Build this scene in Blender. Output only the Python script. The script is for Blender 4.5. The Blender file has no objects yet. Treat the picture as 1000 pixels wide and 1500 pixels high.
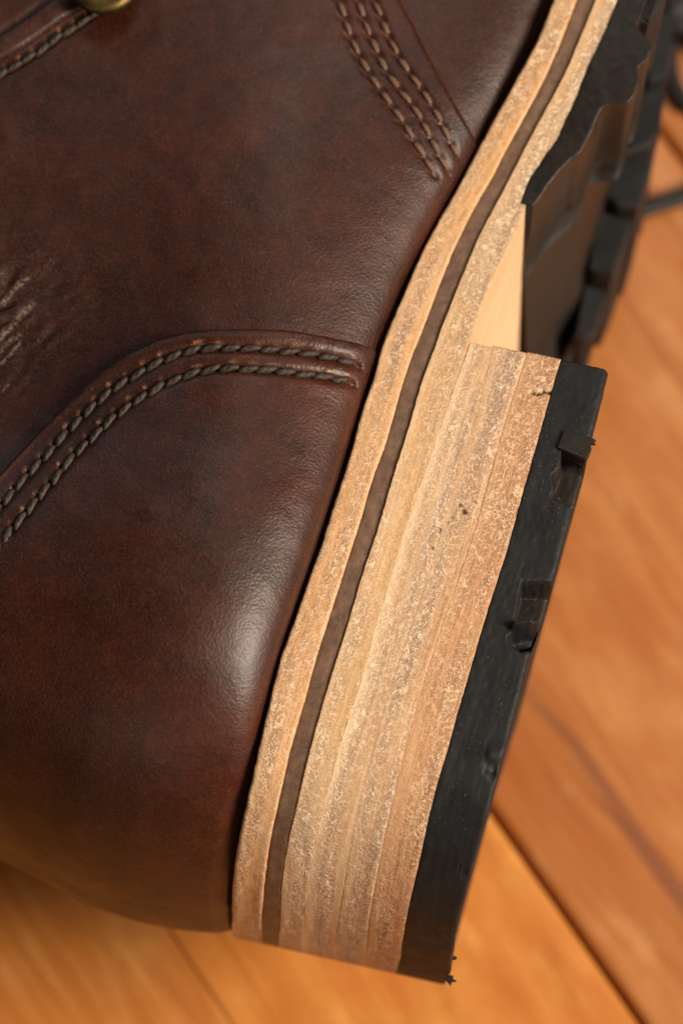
import bpy, math, random
import numpy as np
from mathutils import Vector, Matrix
random.seed(7)
rng = np.random.default_rng(11)

scene = bpy.context.scene
# ------------------------------------------------------------------ camera
S = 8.0e-5            # metres per photograph pixel on the boot's outer side
D = 0.42              # camera distance
F = D / S             # focal length in photograph pixels
TILT = math.radians(20)
Z0 = 0.097            # height of the boot's upper side (heel edge) above the boards
st, ct = math.sin(TILT), math.cos(TILT)
FWD = np.array([0, st, -ct]); UP = np.array([0, ct, st]); RIGHT = np.array([1.0, 0, 0])
TARGET = np.array([0, 0, Z0])
CAM = TARGET - D * FWD
cam = bpy.data.cameras.new('camera'); camo = bpy.data.objects.new('camera', cam)
scene.collection.objects.link(camo); scene.camera = camo
camo.location = CAM
camo.rotation_euler = (TILT, 0, 0)
cam.sensor_fit = 'HORIZONTAL'; cam.sensor_width = 36
cam.lens = 36 * F / 1000
cam.clip_start = 0.01; cam.clip_end = 20
cam.dof.use_dof = True
cam.dof.focus_distance = 0.419
cam.dof.aperture_fstop = 26
cam.dof.aperture_blades = 9

# ------------------------------------------------------------------ world and lamps
world = bpy.data.worlds.new('World'); scene.world = world; world.use_nodes = True
bg = world.node_tree.nodes['Background']
bg.inputs[0].default_value = (1.0, 0.82, 0.64, 1); bg.inputs[1].default_value = 0.06

def area(name, direction, dist, size, power, color, target=(0, 0, Z0)):
    l = bpy.data.lights.new(name, 'AREA'); l.shape = 'RECTANGLE'
    l.size, l.size_y = size; l.energy = power; l.color = color
    o = bpy.data.objects.new(name, l); scene.collection.objects.link(o)
    d = Vector(direction).normalized()
    o.location = Vector(target) + d * dist
    o.rotation_euler = d.to_track_quat('Z', 'Y').to_euler()
    return o
area('window_light', (0.77, -0.25, 0.63), 1.0, (0.26, 0.50), 20.0, (1.0, 0.86, 0.70))
area('sky_window_light', (-0.62, 1.0, 0.62), 1.3, (0.45, 0.25), 1.0, (0.85, 0.93, 1.0))
area('room_light', (0.10, 0.70, 0.95), 1.3, (0.40, 0.30), 2.4, (1.0, 0.90, 0.80))
area('room_fill_light', (-0.35, -0.92, 0.42), 1.3, (0.7, 0.35), 1.4, (1.0, 0.88, 0.74))
vs_ = scene.view_settings
scene.display_settings.display_device = 'sRGB'
vs_.view_transform = 'Standard'; vs_.look = 'None'; vs_.exposure = 0; vs_.gamma = 1

# ------------------------------------------------------------------ geometry helpers
def P(px, py, z):
    """point of height z seen at photograph position (px, py)"""
    px = np.asarray(px, float); py = np.asarray(py, float)
    px, py, z = np.broadcast_arrays(px, py, np.asarray(z, float))
    r = ((px - 500) / F)[..., None] * RIGHT + ((750 - py) / F)[..., None] * UP + FWD
    k = (z - CAM[2]) / r[..., 2]
    return CAM + r * k[..., None]
def proj(p):
    q = np.asarray(p) - CAM
    d = q @ FWD
    return 500 + F * (q @ RIGHT) / d, 750 - F * (q @ UP) / d
SK = 0.2228           # slope of the heel's cross lines
def XY(x, v, z=None):
    return P(x, v + SK * np.asarray(x), Z0 if z is None else z)
def plan(p):          # plan coordinates (x, v) of a world point
    q = np.array(p, float); q[..., 2] = Z0
    x, y = proj(q)
    return x, y - SK * x

def curve(pts, sig=10.0, jit=0.0, seed=0):
    p = np.array(pts, float); v = p[:, 1] - SK * p[:, 0]; o = np.argsort(v)
    v = v[o]; x = p[o, 0]
    g = np.arange(-420, 1500, 1.0)
    s0 = (x[min(3, len(x)-1)] - x[0]) / (v[min(3, len(x)-1)] - v[0]); s1 = (x[-1] - x[-3]) / (v[-1] - v[-3])
    xi = np.interp(g, v, x)
    xi = np.where(g < v[0], x[0] + s0 * (g - v[0]), xi); xi = np.where(g > v[-1], x[-1] + s1 * (g - v[-1]), xi)
    if sig > 0:
        n = int(sig * 4); k = np.exp(-0.5 * (np.arange(-n, n + 1) / sig) ** 2); k /= k.sum()
        pad = np.concatenate([xi[0] + (xi[0]-xi[1]) * np.arange(n, 0, -1), xi, xi[-1] + (xi[-1]-xi[-2]) * np.arange(1, n + 1)])
        xi = np.convolve(pad, k, 'valid')
    if jit:
        xi = xi + jit * (fbm2(g / 9.0, g * 0 + seed * 17.3, 3) - 0.5) * 2
    return lambda q: np.interp(q, g, xi)

def _h(ix, iy, iz=0):
    n = (ix.astype(np.int64) * 374761393 + iy.astype(np.int64) * 668265263 + np.asarray(iz).astype(np.int64) * 2147483647 ^ 0x5bd1e995)
    n = (n ^ (n >> 13)) * 1274126177
    n = n & 0x7fffffff
    return ((n ^ (n >> 16)) & 0xffff) / 65535.0
def vnoise(x, y):
    x = np.asarray(x, float); y = np.asarray(y, float)
    x, y = np.broadcast_arrays(x, y)
    ix = np.floor(x); iy = np.floor(y); fx = x - ix; fy = y - iy
    fx = fx * fx * (3 - 2 * fx); fy = fy * fy * (3 - 2 * fy)
    a = _h(ix, iy); b = _h(ix + 1, iy); c = _h(ix, iy + 1); d = _h(ix + 1, iy + 1)
    return (a * (1 - fx) + b * fx) * (1 - fy) + (c * (1 - fx) + d * fx) * fy
def fbm2(x, y, o=4):
    s = 0; a = 0.5; t = 0
    for i in range(o):
        s = s + a * vnoise(x * 2 ** i + 31.7 * i, y * 2 ** i - 17.1 * i); t += a; a *= 0.5
    return s / t
def seg_dist(x, y, poly, closed=False):
    """distance to a polyline and position along it"""
    p = np.array(poly, float)
    if closed: p = np.vstack([p, p[:1]])
    best = np.full(np.shape(x), 1e9); along = np.zeros(np.shape(x)); L = 0
    for a, b in zip(p[:-1], p[1:]):
        e = b - a; l2 = e @ e; l = math.sqrt(l2)
        t = np.clip(((x - a[0]) * e[0] + (y - a[1]) * e[1]) / l2, 0, 1)
        d = np.hypot(x - a[0] - t * e[0], y - a[1] - t * e[1])
        m = d < best; best = np.where(m, d, best); along = np.where(m, L + t * l, along); L += l
    return best, along
def poly_sd(x, y, poly):
    """signed distance, positive inside"""
    d, _ = seg_dist(x, y, poly, True)
    ins = np.zeros(np.shape(x), bool); n = len(poly)
    for i in range(n):
        x1, y1 = poly[i]; x2, y2 = poly[(i + 1) % n]
        if y1 == y2: continue
        c = ((y1 > y) != (y2 > y)) & (x < (x2 - x1) * (y - y1) / (y2 - y1) + x1)
        ins ^= c
    return np.where(ins, d, -d)
def sstep(a, b, t):
    t = np.clip((t - a) / (b - a), 0, 1); return t * t * (3 - 2 * t)

def mesh_from(name, verts, faces, mats, parent=None, uv=None, fmat=None, smooth=True, attrs=None, label=None):
    me = bpy.data.meshes.new(name)
    verts = np.asarray(verts, float).reshape(-1, 3)
    me.from_pydata(verts.tolist(), [], faces)
    for m in (mats if isinstance(mats, (list, tuple)) else [mats]): me.materials.append(m)
    if smooth: me.polygons.foreach_set('use_smooth', np.ones(len(me.polygons), bool))
    if fmat is not None: me.polygons.foreach_set('material_index', np.asarray(fmat, np.int32))
    if uv is not None:
        uv = np.asarray(uv, float).reshape(-1, 2)
        l = me.uv_layers.new(name='UVMap')
        li = np.zeros(len(me.loops), np.int32); me.loops.foreach_get('vertex_index', li)
        l.data.foreach_set('uv', uv[li].ravel())
    for k, a in (attrs or {}).items():
        at = me.attributes.new(k, 'FLOAT', 'POINT'); at.data.foreach_set('value', np.asarray(a, float).ravel())
    me.validate(); me.update()
    o = bpy.data.objects.new(name, me); scene.collection.objects.link(o)
    if parent: o.parent = parent
    if label: o['label'] = label
    return o
def grid_faces(r, c, off=0, flip=False):
    i = np.arange(r * c).reshape(r, c) + off
    a, b, d, e = i[:-1, :-1].ravel(), i[:-1, 1:].ravel(), i[1:, 1:].ravel(), i[1:, :-1].ravel()
    q = np.stack([a, e, d, b] if flip else [a, b, d, e], 1)
    return q.tolist()
def empty(name, loc):
    o = bpy.data.objects.new(name, None); scene.collection.objects.link(o); o.location = loc
    o.empty_display_size = 0.01
    return o
def keep(o, parent):       # parent while geometry is in world coordinates
    o.parent = parent; o.matrix_parent_inverse = Matrix.Translation(parent.location).inverted()
    return o

# ------------------------------------------------------------------ materials
def mat(name):
    m = bpy.data.materials.new(name); m.use_nodes = True
    nt = m.node_tree; nt.nodes.clear()
    out = nt.nodes.new('ShaderNodeOutputMaterial'); b = nt.nodes.new('ShaderNodeBsdfPrincipled')
    nt.links.new(b.outputs[0], out.inputs[0])
    return m, nt, b
class N:
    def __init__(s, nt): s.nt = nt
    def n(s, t, **k):
        x = s.nt.nodes.new(t)
        for a, v in k.items(): setattr(x, a, v)
        return x
    def set(s, inp, v):
        if isinstance(v, bpy.types.NodeSocket): s.nt.links.new(v, inp)
        elif isinstance(v, (tuple, list)) and len(v) == 3 and inp.type == 'RGBA': inp.default_value = (*v, 1)
        else: inp.default_value = v
    def noise(s, vec, scale, detail=3, rough=0.5, dist=0, out=0):
        x = s.n('ShaderNodeTexNoise'); s.set(x.inputs['Vector'], vec); x.inputs['Scale'].default_value = scale
        x.inputs['Detail'].default_value = detail; x.inputs['Roughness'].default_value = rough; x.inputs['Distortion'].default_value = dist
        return x.outputs[out]
    def voro(s, vec, scale, feature='F1', rnd=1.0, out=0):
        x = s.n('ShaderNodeTexVoronoi', feature=feature); s.set(x.inputs['Vector'], vec)
        x.inputs['Scale'].default_value = scale; x.inputs['Randomness'].default_value = rnd
        return x.outputs[out]
    def math(s, op, a, b=0.0, c=None, clamp=False):
        x = s.n('ShaderNodeMath', operation=op, use_clamp=clamp); s.set(x.inputs[0], a); s.set(x.inputs[1], b)
        if c is not None: s.set(x.inputs[2], c)
        return x.outputs[0]
    def ramp(s, f, stops, interp='LINEAR'):
        x = s.n('ShaderNodeValToRGB'); s.set(x.inputs[0], f); e = x.color_ramp.elements; x.color_ramp.interpolation = interp
        while len(e) < len(stops): e.new(0.5)
        for i, (p, c) in enumerate(stops):
            e[i].position = p; e[i].color = (*c, 1) if isinstance(c, (tuple, list)) else (c, c, c, 1)
        return x.outputs[0]
    def mix(s, f, a, b, mode='MIX'):
        x = s.n('ShaderNodeMix', data_type='RGBA', blend_type=mode)
        s.set(x.inputs[0], f); s.set(x.inputs[6], a); s.set(x.inputs[7], b); return x.outputs[2]
    def mapping(s, vec, scale=(1, 1, 1), rot=(0, 0, 0), loc=(0, 0, 0)):
        x = s.n('ShaderNodeMapping'); s.set(x.inputs[0], vec); x.inputs['Scale'].default_value = scale
        x.inputs['Rotation'].default_value = rot; x.inputs['Location'].default_value = loc; return x.outputs[0]
    def bump(s, h, dist, strength=1.0, normal=None):
        x = s.n('ShaderNodeBump'); x.inputs['Strength'].default_value = strength; x.inputs['Distance'].default_value = dist
        s.set(x.inputs['Height'], h)
        if normal is not None: s.set(x.inputs['Normal'], normal)
        return x.outputs[0]
    def uv(s): return s.n('ShaderNodeUVMap', uv_map='UVMap').outputs[0]
    def obj(s): return s.n('ShaderNodeTexCoord').outputs['Object']
    def attr(s, k): return s.n('ShaderNodeAttribute', attribute_name=k).outputs['Fac']

def leather_upper(name, seed, red=1.0):
    m, nt, b = mat(name); g = N(nt)
    uv = g.mapping(g.obj(), scale=(1000, 1000, 1000), loc=(seed * 13.1, seed * 7.7, 0))
    warp = g.noise(uv, 0.35, 3, 0.55, 0, 1)
    big = g.noise(uv, 0.06, 6, 0.75)
    mid = g.noise(uv, 0.5, 5, 0.7, 0.1)
    fine = g.noise(uv, 3.2, 3, 0.7, 0.3)
    c = g.ramp(big, [(0.32, (0.010*red, 0.0022, 0.0010)), (0.52, (0.026*red, 0.0044, 0.0012)), (0.72, (0.058*red, 0.0088, 0.0018))])
    c = g.mix(g.ramp(mid, [(0.42, 0.0), (0.68, 0.30)]), c, (0.070, 0.016, 0.005))
    c = g.mix(g.ramp(fine, [(0.50, 0.0), (0.64, 0.45)]), c, (0.100, 0.026, 0.010))
    c = g.mix(g.ramp(g.noise(uv, 2.2, 2, 0.5), [(0.30, 0.45), (0.46, 0.0)]), c, (0.012, 0.004, 0.0028))
    # fine hair-like scratches and grain veins
    ve = g.voro(g.mix(0.35, uv, warp, 'ADD'), 0.75, 'DISTANCE_TO_EDGE')
    vein = g.ramp(ve, [(0.0, 0.20), (0.045, 0.0)])
    c = g.mix(g.math('MULTIPLY', vein, g.ramp(big, [(0.45, 0.0), (0.6, 1.0)])), c, (0.13, 0.045, 0.022))
    spk = g.ramp(g.voro(uv, 0.20, 'F1'), [(0.0, 1.0), (0.016, 0.0)])
    c = g.mix(g.math('MULTIPLY', spk, 0.55), c, (0.55, 0.40, 0.28))
    w = g.attr('wear')
    wm = g.math('MULTIPLY', w, g.ramp(g.noise(uv, 3.0, 3, 0.7, 1.0), [(0.40, 0.0), (0.52, 1.0)]))
    c = g.mix(wm, c, (0.42, 0.17, 0.075))
    sc = g.math('MULTIPLY', g.attr('crease_glint'), g.ramp(g.noise(uv, 2.2, 4, 0.7), [(0.40, 0.0), (0.60, 1.0)]))  # highlights on the creases, painted into the leather colour
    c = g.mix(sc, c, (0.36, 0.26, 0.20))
    nt.links.new(c, b.inputs['Base Color'])
    r = g.ramp(g.noise(uv, 0.16, 4, 0.6), [(0.3, 0.34), (0.7, 0.49)])
    r = g.math('ADD', r, g.math('MULTIPLY', g.noise(uv, 2.5, 2), 0.10))
    nt.links.new(r, b.inputs['Roughness'])
    b.inputs['Specular IOR Level'].default_value = 0.42
    b.inputs['Coat Weight'].default_value = 0.06; b.inputs['Coat Roughness'].default_value = 0.30
    cells = g.voro(uv, 3.6, 'SMOOTH_F1')
    h = g.math('MULTIPLY', cells, 0.8)
    h = g.math('ADD', h, g.math('MULTIPLY', g.noise(uv, 0.9, 4, 0.6, 0.0), 0.9))
    h = g.math('ADD', h, g.math('MULTIPLY', g.noise(uv, 6.0, 2, 0.6), 0.22))
    # creases where the leather folds (attribute painted by the surface's own shape)
    cr = g.noise(g.mapping(uv, scale=(0.42, 1.6, 1), rot=(0, 0, math.radians(-38))), 0.9, 4, 0.6, 1.6)
    ridge = g.math('ABSOLUTE', g.math('SUBTRACT', cr, 0.5))
    ridge = g.ramp(ridge, [(0.0, 0.0), (0.09, 1.0)])
    h = g.math('ADD', h, g.math('MULTIPLY', g.math('MULTIPLY', ridge, g.attr('crease')), 1.6))
    n = g.bump(h, 0.00008, 0.62)
    nt.links.new(n, b.inputs['Normal'])
    return m

def fibre_leather(name, base, dark, light, orange, smear=0.35, seed=0, fscale=1.0):
    """cut edge of vegetable tanned leather: pale curled fibres on a browner ground"""
    m, nt, b = mat(name); g = N(nt)
    uv = g.mapping(g.uv(), loc=(seed * 9.3, seed * 21.7, 0))
    t = g.attr('across')
    ww = g.noise(uv, 0.9 * fscale, 2, 0.5, 0, 1)
    wuv = g.mix(0.9, uv, ww, 'ADD')
    def ridges(scale, width, off):
        v = g.mapping(wuv, loc=(off, off * 2, 0))
        q = g.noise(v, scale, 1.0, 0.5, 0.6)
        a = g.math('ABSOLUTE', g.math('SUBTRACT', q, 0.5))
        return g.ramp(a, [(0.0, 1.0), (width, 0.0)])
    f1 = ridges(0.85 * fscale, 0.036, 3.1); f2 = ridges(1.2 * fscale, 0.044, 17.7); f3 = ridges(1.9 * fscale, 0.052, 29.0)
    fib = g.math('MAXIMUM', f1, g.math('MAXIMUM', f2, g.math('MULTIPLY', f3, 0.55)))
    streak = g.noise(g.mapping(uv, scale=(0.9, 0.03, 1)), 1.0, 4, 0.65, 0.2)
    streak2 = g.noise(g.mapping(uv, scale=(0.55, 0.02, 1), loc=(40, 9, 3)), 1.0, 2, 0.5)
    blot = g.noise(g.mapping(uv, scale=(1, 0.5, 1)), 0.30, 4, 0.6)
    # dryness: where the loose fibres show; the lamination edges are pressed smooth
    edge = g.ramp(t, [(0.0, 0.45), (0.14, 0.7), (0.5, 1.0), (0.86, 0.9), (1.0, 0.5)])
    dry = g.math('MULTIPLY', g.math('MULTIPLY', edge, g.ramp(streak2, [(0.38, 0.12), (0.56, 1.0)])), g.ramp(blot, [(0.34, 0.45), (0.58, 1.0)]))
    ground = g.mix(g.ramp(streak, [(0.36, 0.0), (0.62, 1.0)]), tuple(x * 1.12 for x in base), orange)
    ground = g.mix(g.math('MULTIPLY', dry, 0.80), ground, tuple(x * 1.06 for x in dark))
    ground = g.mix(g.ramp(g.noise(uv, 0.7, 4, 0.7), [(0.52, 0.0), (0.78, 0.35)]), ground, orange)
    ground = g.mix(g.ramp(g.noise(uv, 4.5, 2, 0.6), [(0.36, 0.40), (0.50, 0.0)]), ground, tuple(x * 0.5 for x in dark))
    fs = g.noise(g.mapping(uv, scale=(3.2, 0.05, 1)), 1.0, 3, 0.6)
    ground = g.mix(g.ramp(fs, [(0.48, 0.0), (0.70, 0.36)]), ground, tuple(x * 0.9 for x in light))
    ground = g.mix(g.ramp(fs, [(0.30, 0.35), (0.44, 0.0)]), ground, tuple(x * 0.9 for x in dark))
    c = g.mix(g.math('MULTIPLY', fib, g.math('ADD', g.math('MULTIPLY', dry, 0.90), 0.22, clamp=True)), ground, light)
    sm = g.math('MULTIPLY', g.ramp(t, [(0.0, 1.0), (0.14, 0.7), (0.32, 0.0)]), smear)
    c = g.mix(sm, c, (light[0], light[1] * 0.92, light[2] * 0.82))
    pit = g.ramp(g.voro(uv, 0.16, 'F1'), [(0.0, 1.0), (0.022, 0.0)])
    c = g.mix(pit, c, (0.05, 0.028, 0.018))
    dk = g.attr('stain')
    c = g.mix(dk, c, (0.035, 0.02, 0.014))
    nt.links.new(c, b.inputs['Base Color'])
    b.inputs['Roughness'].default_value = 0.62; b.inputs['Specular IOR Level'].default_value = 0.30
    h = g.math('ADD', g.math('MULTIPLY', fib, g.math('ADD', g.math('MULTIPLY', dry, 0.8), 0.1)), g.math('MULTIPLY', g.noise(uv, 5.0, 3, 0.6), 0.5))
    h = g.math('ADD', h, g.math('MULTIPLY', streak, 0.5))
    nt.links.new(g.bump(h, 0.00010, 0.9), b.inputs['Normal'])
    return m

def rubber(name, base=(0.0065, 0.0067, 0.0074), rough=0.56, dust=1.0):
    m, nt, b = mat(name); g = N(nt); uv = g.obj()
    n1 = g.noise(uv, 260, 5, 0.65); n2 = g.noise(uv, 1500, 3, 0.6)
    c = g.mix(g.ramp(n1, [(0.35, 0.0), (0.75, 1.0)]), base, tuple(x * 2.0 for x in base))
    sp = g.ramp(g.voro(uv, 1900, 'F1'), [(0.0, 1.0), (0.13, 0.0)])
    patch = g.ramp(g.noise(uv, 90, 3, 0.6), [(0.46, 0.0), (0.64, 1.0)])
    c = g.mix(g.math('MULTIPLY', g.math('MULTIPLY', sp, patch), dust), c, (0.30, 0.27, 0.24))
    sp2 = g.ramp(g.voro(uv, 520, 'F1'), [(0.0, 1.0), (0.05, 0.0)])
    c = g.mix(g.math('MULTIPLY', sp2, 0.6 * dust), c, (0.40, 0.37, 0.33))
    dirt = g.attr('stain')
    dc = g.mix(g.ramp(g.voro(uv, 1500, 'F1'), [(0.05, 1.0), (0.12, 0.0)]), (0.012, 0.007, 0.004), (0.30, 0.22, 0.13))
    c = g.mix(dirt, c, dc)
    nt.links.new(c, b.inputs['Base Color'])
    nt.links.new(g.ramp(n1, [(0.3, rough - 0.06), (0.7, rough + 0.14)]), b.inputs['Roughness'])
    b.inputs['Specular IOR Level'].default_value = 0.28
    h = g.math('ADD', g.math('MULTIPLY', n1, 1.2), n2)
    nt.links.new(g.bump(h, 0.00006, 0.4), b.inputs['Normal'])
    return m

def simple(name, col, rough=0.5, metal=0.0, nscale=400, var=0.35, bumpd=0.00008, spec=0.5):
    m, nt, b = mat(name); g = N(nt); uv = g.obj()
    n = g.noise(uv, nscale, 4, 0.6)
    c = g.mix(g.ramp(n, [(0.3, 0.0), (0.7, 1.0)]), tuple(x * (1 - var) for x in col), tuple(min(1, x * (1 + var)) for x in col))
    nt.links.new(c, b.inputs['Base Color']); b.inputs['Roughness'].default_value = rough; b.inputs['Metallic'].default_value = metal
    b.inputs['Specular IOR Level'].default_value = spec
    nt.links.new(g.bump(n, bumpd, 0.6), b.inputs['Normal'])
    return m

def thread_mat(name, col, col2):
    m, nt, b = mat(name); g = N(nt); uv = g.obj()
    n = g.noise(g.mapping(uv, scale=(0.25, 1, 1)), 9000, 3, 0.6)
    c = g.mix(g.ramp(n, [(0.35, 0.0), (0.65, 1.0)]), col, col2)
    nt.links.new(c, b.inputs['Base Color']); b.inputs['Roughness'].default_value = 0.55
    b.inputs['Specular IOR Level'].default_value = 0.35
    nt.links.new(g.bump(n, 0.00006, 0.9), b.inputs['Normal'])
    return m

def midsole_mat():
    m, nt, b = mat('brown_rubber_midsole'); g = N(nt); uv = g.uv()
    n = g.noise(uv, 0.5, 5, 0.65); f = g.noise(uv, 3.0, 3, 0.6)
    c = g.mix(g.ramp(n, [(0.3, 0.0), (0.7, 1.0)]), (0.080, 0.040, 0.021), (0.180, 0.098, 0.058))
    c = g.mix(g.ramp(f, [(0.55, 0.0), (0.75, 0.5)]), c, (0.24, 0.16, 0.11))
    c = g.mix(g.ramp(g.voro(uv, 0.35, 'F1'), [(0.0, 0.8), (0.05, 0.0)]), c, (0.35, 0.25, 0.18))
    nt.links.new(c, b.inputs['Base Color']); b.inputs['Roughness'].default_value = 0.5
    nt.links.new(g.bump(g.math('ADD', n, f), 0.00008, 0.6), b.inputs['Normal'])
    return m

def wood(name, seed, tint):
    m, nt, b = mat(name); g = N(nt)
    uv = g.mapping(g.uv(), loc=(seed * 3.7, seed * 51.0, 0))     # u across the board, v along it, in millimetres
    w = g.noise(g.mapping(uv, scale=(0.05, 0.012, 1)), 1.0, 3, 0.5, 0, 1)
    q = g.mix(1.0, g.mapping(uv, scale=(0.10, 0.008, 1)), w, 'ADD')
    bands = g.noise(q, 2.1, 3, 0.55, 0.5)
    bl = g.noise(g.mapping(uv, scale=(0.12, 0.085, 1)), 0.9, 5, 0.65)
    fl = g.noise(g.mapping(uv, scale=(2.5, 0.10, 1)), 0.9, 3, 0.6)
    c = g.ramp(bands, [(0.30, (0.36*tint, 0.110*tint, 0.020)), (0.46, (0.49*tint, 0.190*tint, 0.048)), (0.60, (0.60*tint, 0.262*tint, 0.072)), (0.78, (0.47*tint, 0.170*tint, 0.038))])
    c = g.mix(g.ramp(bl, [(0.34, 0.0), (0.66, 0.75)]), c, (0.44*tint, 0.135*tint, 0.020))
    c = g.mix(g.ramp(bl, [(0.28, 0.45), (0.42, 0.0)]), c, (0.64*tint, 0.31*tint, 0.095))
    c = g.mix(g.ramp(fl, [(0.40, 0.0), (0.75, 0.28)]), c, (0.30*tint, 0.085*tint, 0.014))
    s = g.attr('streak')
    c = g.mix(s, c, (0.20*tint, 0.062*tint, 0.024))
    nt.links.new(c, b.inputs['Base Color'])
    nt.links.new(g.ramp(bl, [(0.3, 0.34), (0.7, 0.48)]), b.inputs['Roughness'])
    b.inputs['Specular IOR Level'].default_value = 0.4
    nt.links.new(g.bump(g.math('ADD', fl, bl), 0.0001, 0.5), b.inputs['Normal'])
    return m

M_quarter = leather_upper('brown_leather_quarter', 1, 1.0)
M_counter = leather_upper('brown_leather_counter', 2, 1.05)
M_vamp = leather_upper('brown_leather_vamp', 3, 0.9)
LB = (0.50, 0.300, 0.155); LD = (0.30, 0.165, 0.105); LL = (0.88, 0.69, 0.49); LO = (0.52, 0.27, 0.115)
M_welt = fibre_leather('welt_leather_edge', (0.58, 0.33, 0.155), (0.36, 0.20, 0.125), (0.84, 0.63, 0.42), (0.62, 0.31, 0.105), 0.25, 1)
M_outs = fibre_leather('outsole_leather_edge', (0.57, 0.37, 0.20), (0.38, 0.235, 0.15), (0.86, 0.67, 0.46), (0.60, 0.33, 0.125), 0.15, 2)
M_l1 = fibre_leather('heel_lift_leather_cream', (0.58, 0.38, 0.21), (0.33,0.19,0.13), LL, (0.55, 0.32, 0.15), 0.75, 3)
M_l2 = fibre_leather('heel_lift_leather_grey', (0.52, 0.32, 0.17), (0.27, 0.155, 0.11), LL, LO, 0.25, 4, 1.05)
M_l3 = fibre_leather('heel_lift_leather_red', (0.52, 0.29, 0.13), (0.30, 0.135, 0.075), (0.82, 0.58, 0.36), (0.48, 0.21, 0.095), 0.30, 5, 0.95)
M_flesh = simple('outsole_underside_leather', (0.60, 0.40, 0.23), 0.6, 0, 160, 0.10)
M_mid = midsole_mat()
M_rub = rubber('black_heel_rubber')
M_rub2 = rubber('black_sole_rubber', (0.0085, 0.0065, 0.0050), 0.40, 0.2)
M_lug = rubber('worn_lug_rubber', (0.007, 0.007, 0.007), 0.62, 0.2)
M_chip = rubber('torn_rubber', (0.010, 0.009, 0.0075), 0.8, 0.6)
M_thr = thread_mat('dark_waxed_thread', (0.008, 0.0052, 0.0036), (0.060, 0.040, 0.027))
M_thr2 = thread_mat('brown_waxed_thread', (0.075, 0.036, 0.022), (0.20, 0.110, 0.070))
M_brass = simple('aged_brass', (0.12, 0.08, 0.030), 0.5, 1.0, 700, 0.3)
M_lace = simple('black_lace_cord', (0.007, 0.0065, 0.0065), 0.6, 0, 2500, 0.6, 0.0002)
M_dark = simple('dark_gap', (0.03, 0.014, 0.007), 0.9, 0, 300)

# ------------------------------------------------------------------ traced profile of the boot's side
C0p = [(820,-20),(811,0),(787,60),(757,114),(714,192),(698,222),(670,275),(645,318),(620,363),(587,440),(563,495),(556,515),(549,550),(531,597),(515,660),(492,730),(470,800),(450,855),(435,900),(410,965),(390,1050),(374,1120),(355,1210),(345,1260),(340,1310),(340,1368)]
C1p = [(851,-20),(844,0),(820,63),(799,111),(769,168),(742,216),(718,264),(697,297),(664,363),(638,429),(618,484),(602,522),(585,575),(565,650),(545,700),(528,762),(504,835),(486,893),(465,955),(445,1030),(425,1100),(407,1180),(394,1240),(387,1300),(382,1372)]
C2p = [(882,-20),(872,0),(850,54),(829,105),(798,162),(775,204),(751,252),(724,303),(703,341),(671,418),(645,484),(634,517),(617,560),(599,625),(575,700),(555,770),(528,850),(508,920),(490,975),(470,1040),(450,1115),(435,1180),(421,1240),(412,1300),(410,1380)]
C3p = [(921,-20),(911,0),(889,54),(868,96),(850,144),(823,201),(796,240),(779,268),(773,288),(761,328),(741,367),(722,405),(708,440),(697,470),(689,502),(664,570),(640,640),(612,720),(580,820),(548,925),(528,1000),(498,1090),(474,1180),(456,1260),(445,1340),(441,1392)]
C5p = [(722,505),(702,588),(675,682),(660,732),(640,795),(617,870),(597,930),(580,975),(560,1040),(540,1115),(528,1162),(514,1225),(505,1290),(494,1342),(491,1400)]
C6p = [(772,515),(759,555),(747,590),(732,640),(720,687),(701,757),(675,836),(650,905),(630,965),(608,1040),(590,1110),(568,1200),(555,1265),(547,1305),(538,1351),(535,1408)]
C7p = [(823,520),(807,572),(795,617),(780,670),(772,700),(760,740),(748,788),(734,832),(720,874),(706,920),(696,954),(684,996),(668,1050),(656,1096),(639,1151),(626,1203),(615,1258),(604,1304),(595,1345),(588,1389),(585,1423)]
C8p = [(895,530),(890,545),(887,560),(877,600),(867,640),(858,676),(848,712),(838,748),(830,780),(818,828),(808,858),(799,890),(790,916),(782,942),(774,970),(766,1003),(751,1061),(738,1107),(728,1146),(713,1203),(699,1252),(688,1296),(677,1337),(669,1375),(663,1412),(659,1436)]
C0 = curve(C0p, 14, 1.0, 1); C1 = curve(C1p, 16, 0.6, 2); C2 = curve(C2p, 16, 0.6, 3); C3 = curve(C3p, 9, 0.4, 4)
C5 = curve(C5p, 30, 0.3, 5); C6 = curve(C6p, 30, 0.3, 6); C7 = curve(C7p, 14, 0.5, 7); C8 = curve(C8p, 3.5, 1.0, 8)

HW = 0.033                      # half width of the heel
V_ST = 900.0                    # where the heel's back begins to turn
NEXP = 2.5
def zn(v):                      # height of the near side along the sole
    return Z0 - 0.0025 * np.exp(-((v - 120) / 170.0) ** 2)
def hw(v):
    return HW + 0.011 * sstep(300, 60, v) - 0.002 * np.exp(-((v - 250) / 120.0) ** 2)
# limit of the heel's back in plan
pb = P(450, 1270 + SK * 450, Z0 - HW); V_B = float(plan(pb)[1])
def back_path(v_start, v_end=V_B, zc=Z0 - HW, step=2.5, nth=60):
    """plan v and height factor from the breast round to the middle of the back"""
    a = np.arange(v_start, V_ST, step)
    th = np.linspace(0, math.pi / 2, nth)
    vp = np.concatenate([a, V_ST + (v_end - V_ST) * np.sin(th) ** (2 / NEXP)])
    e = np.concatenate([np.ones(len(a)), np.clip(np.cos(th), 0, 1) ** (2 / NEXP)])
    return vp, e

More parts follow.
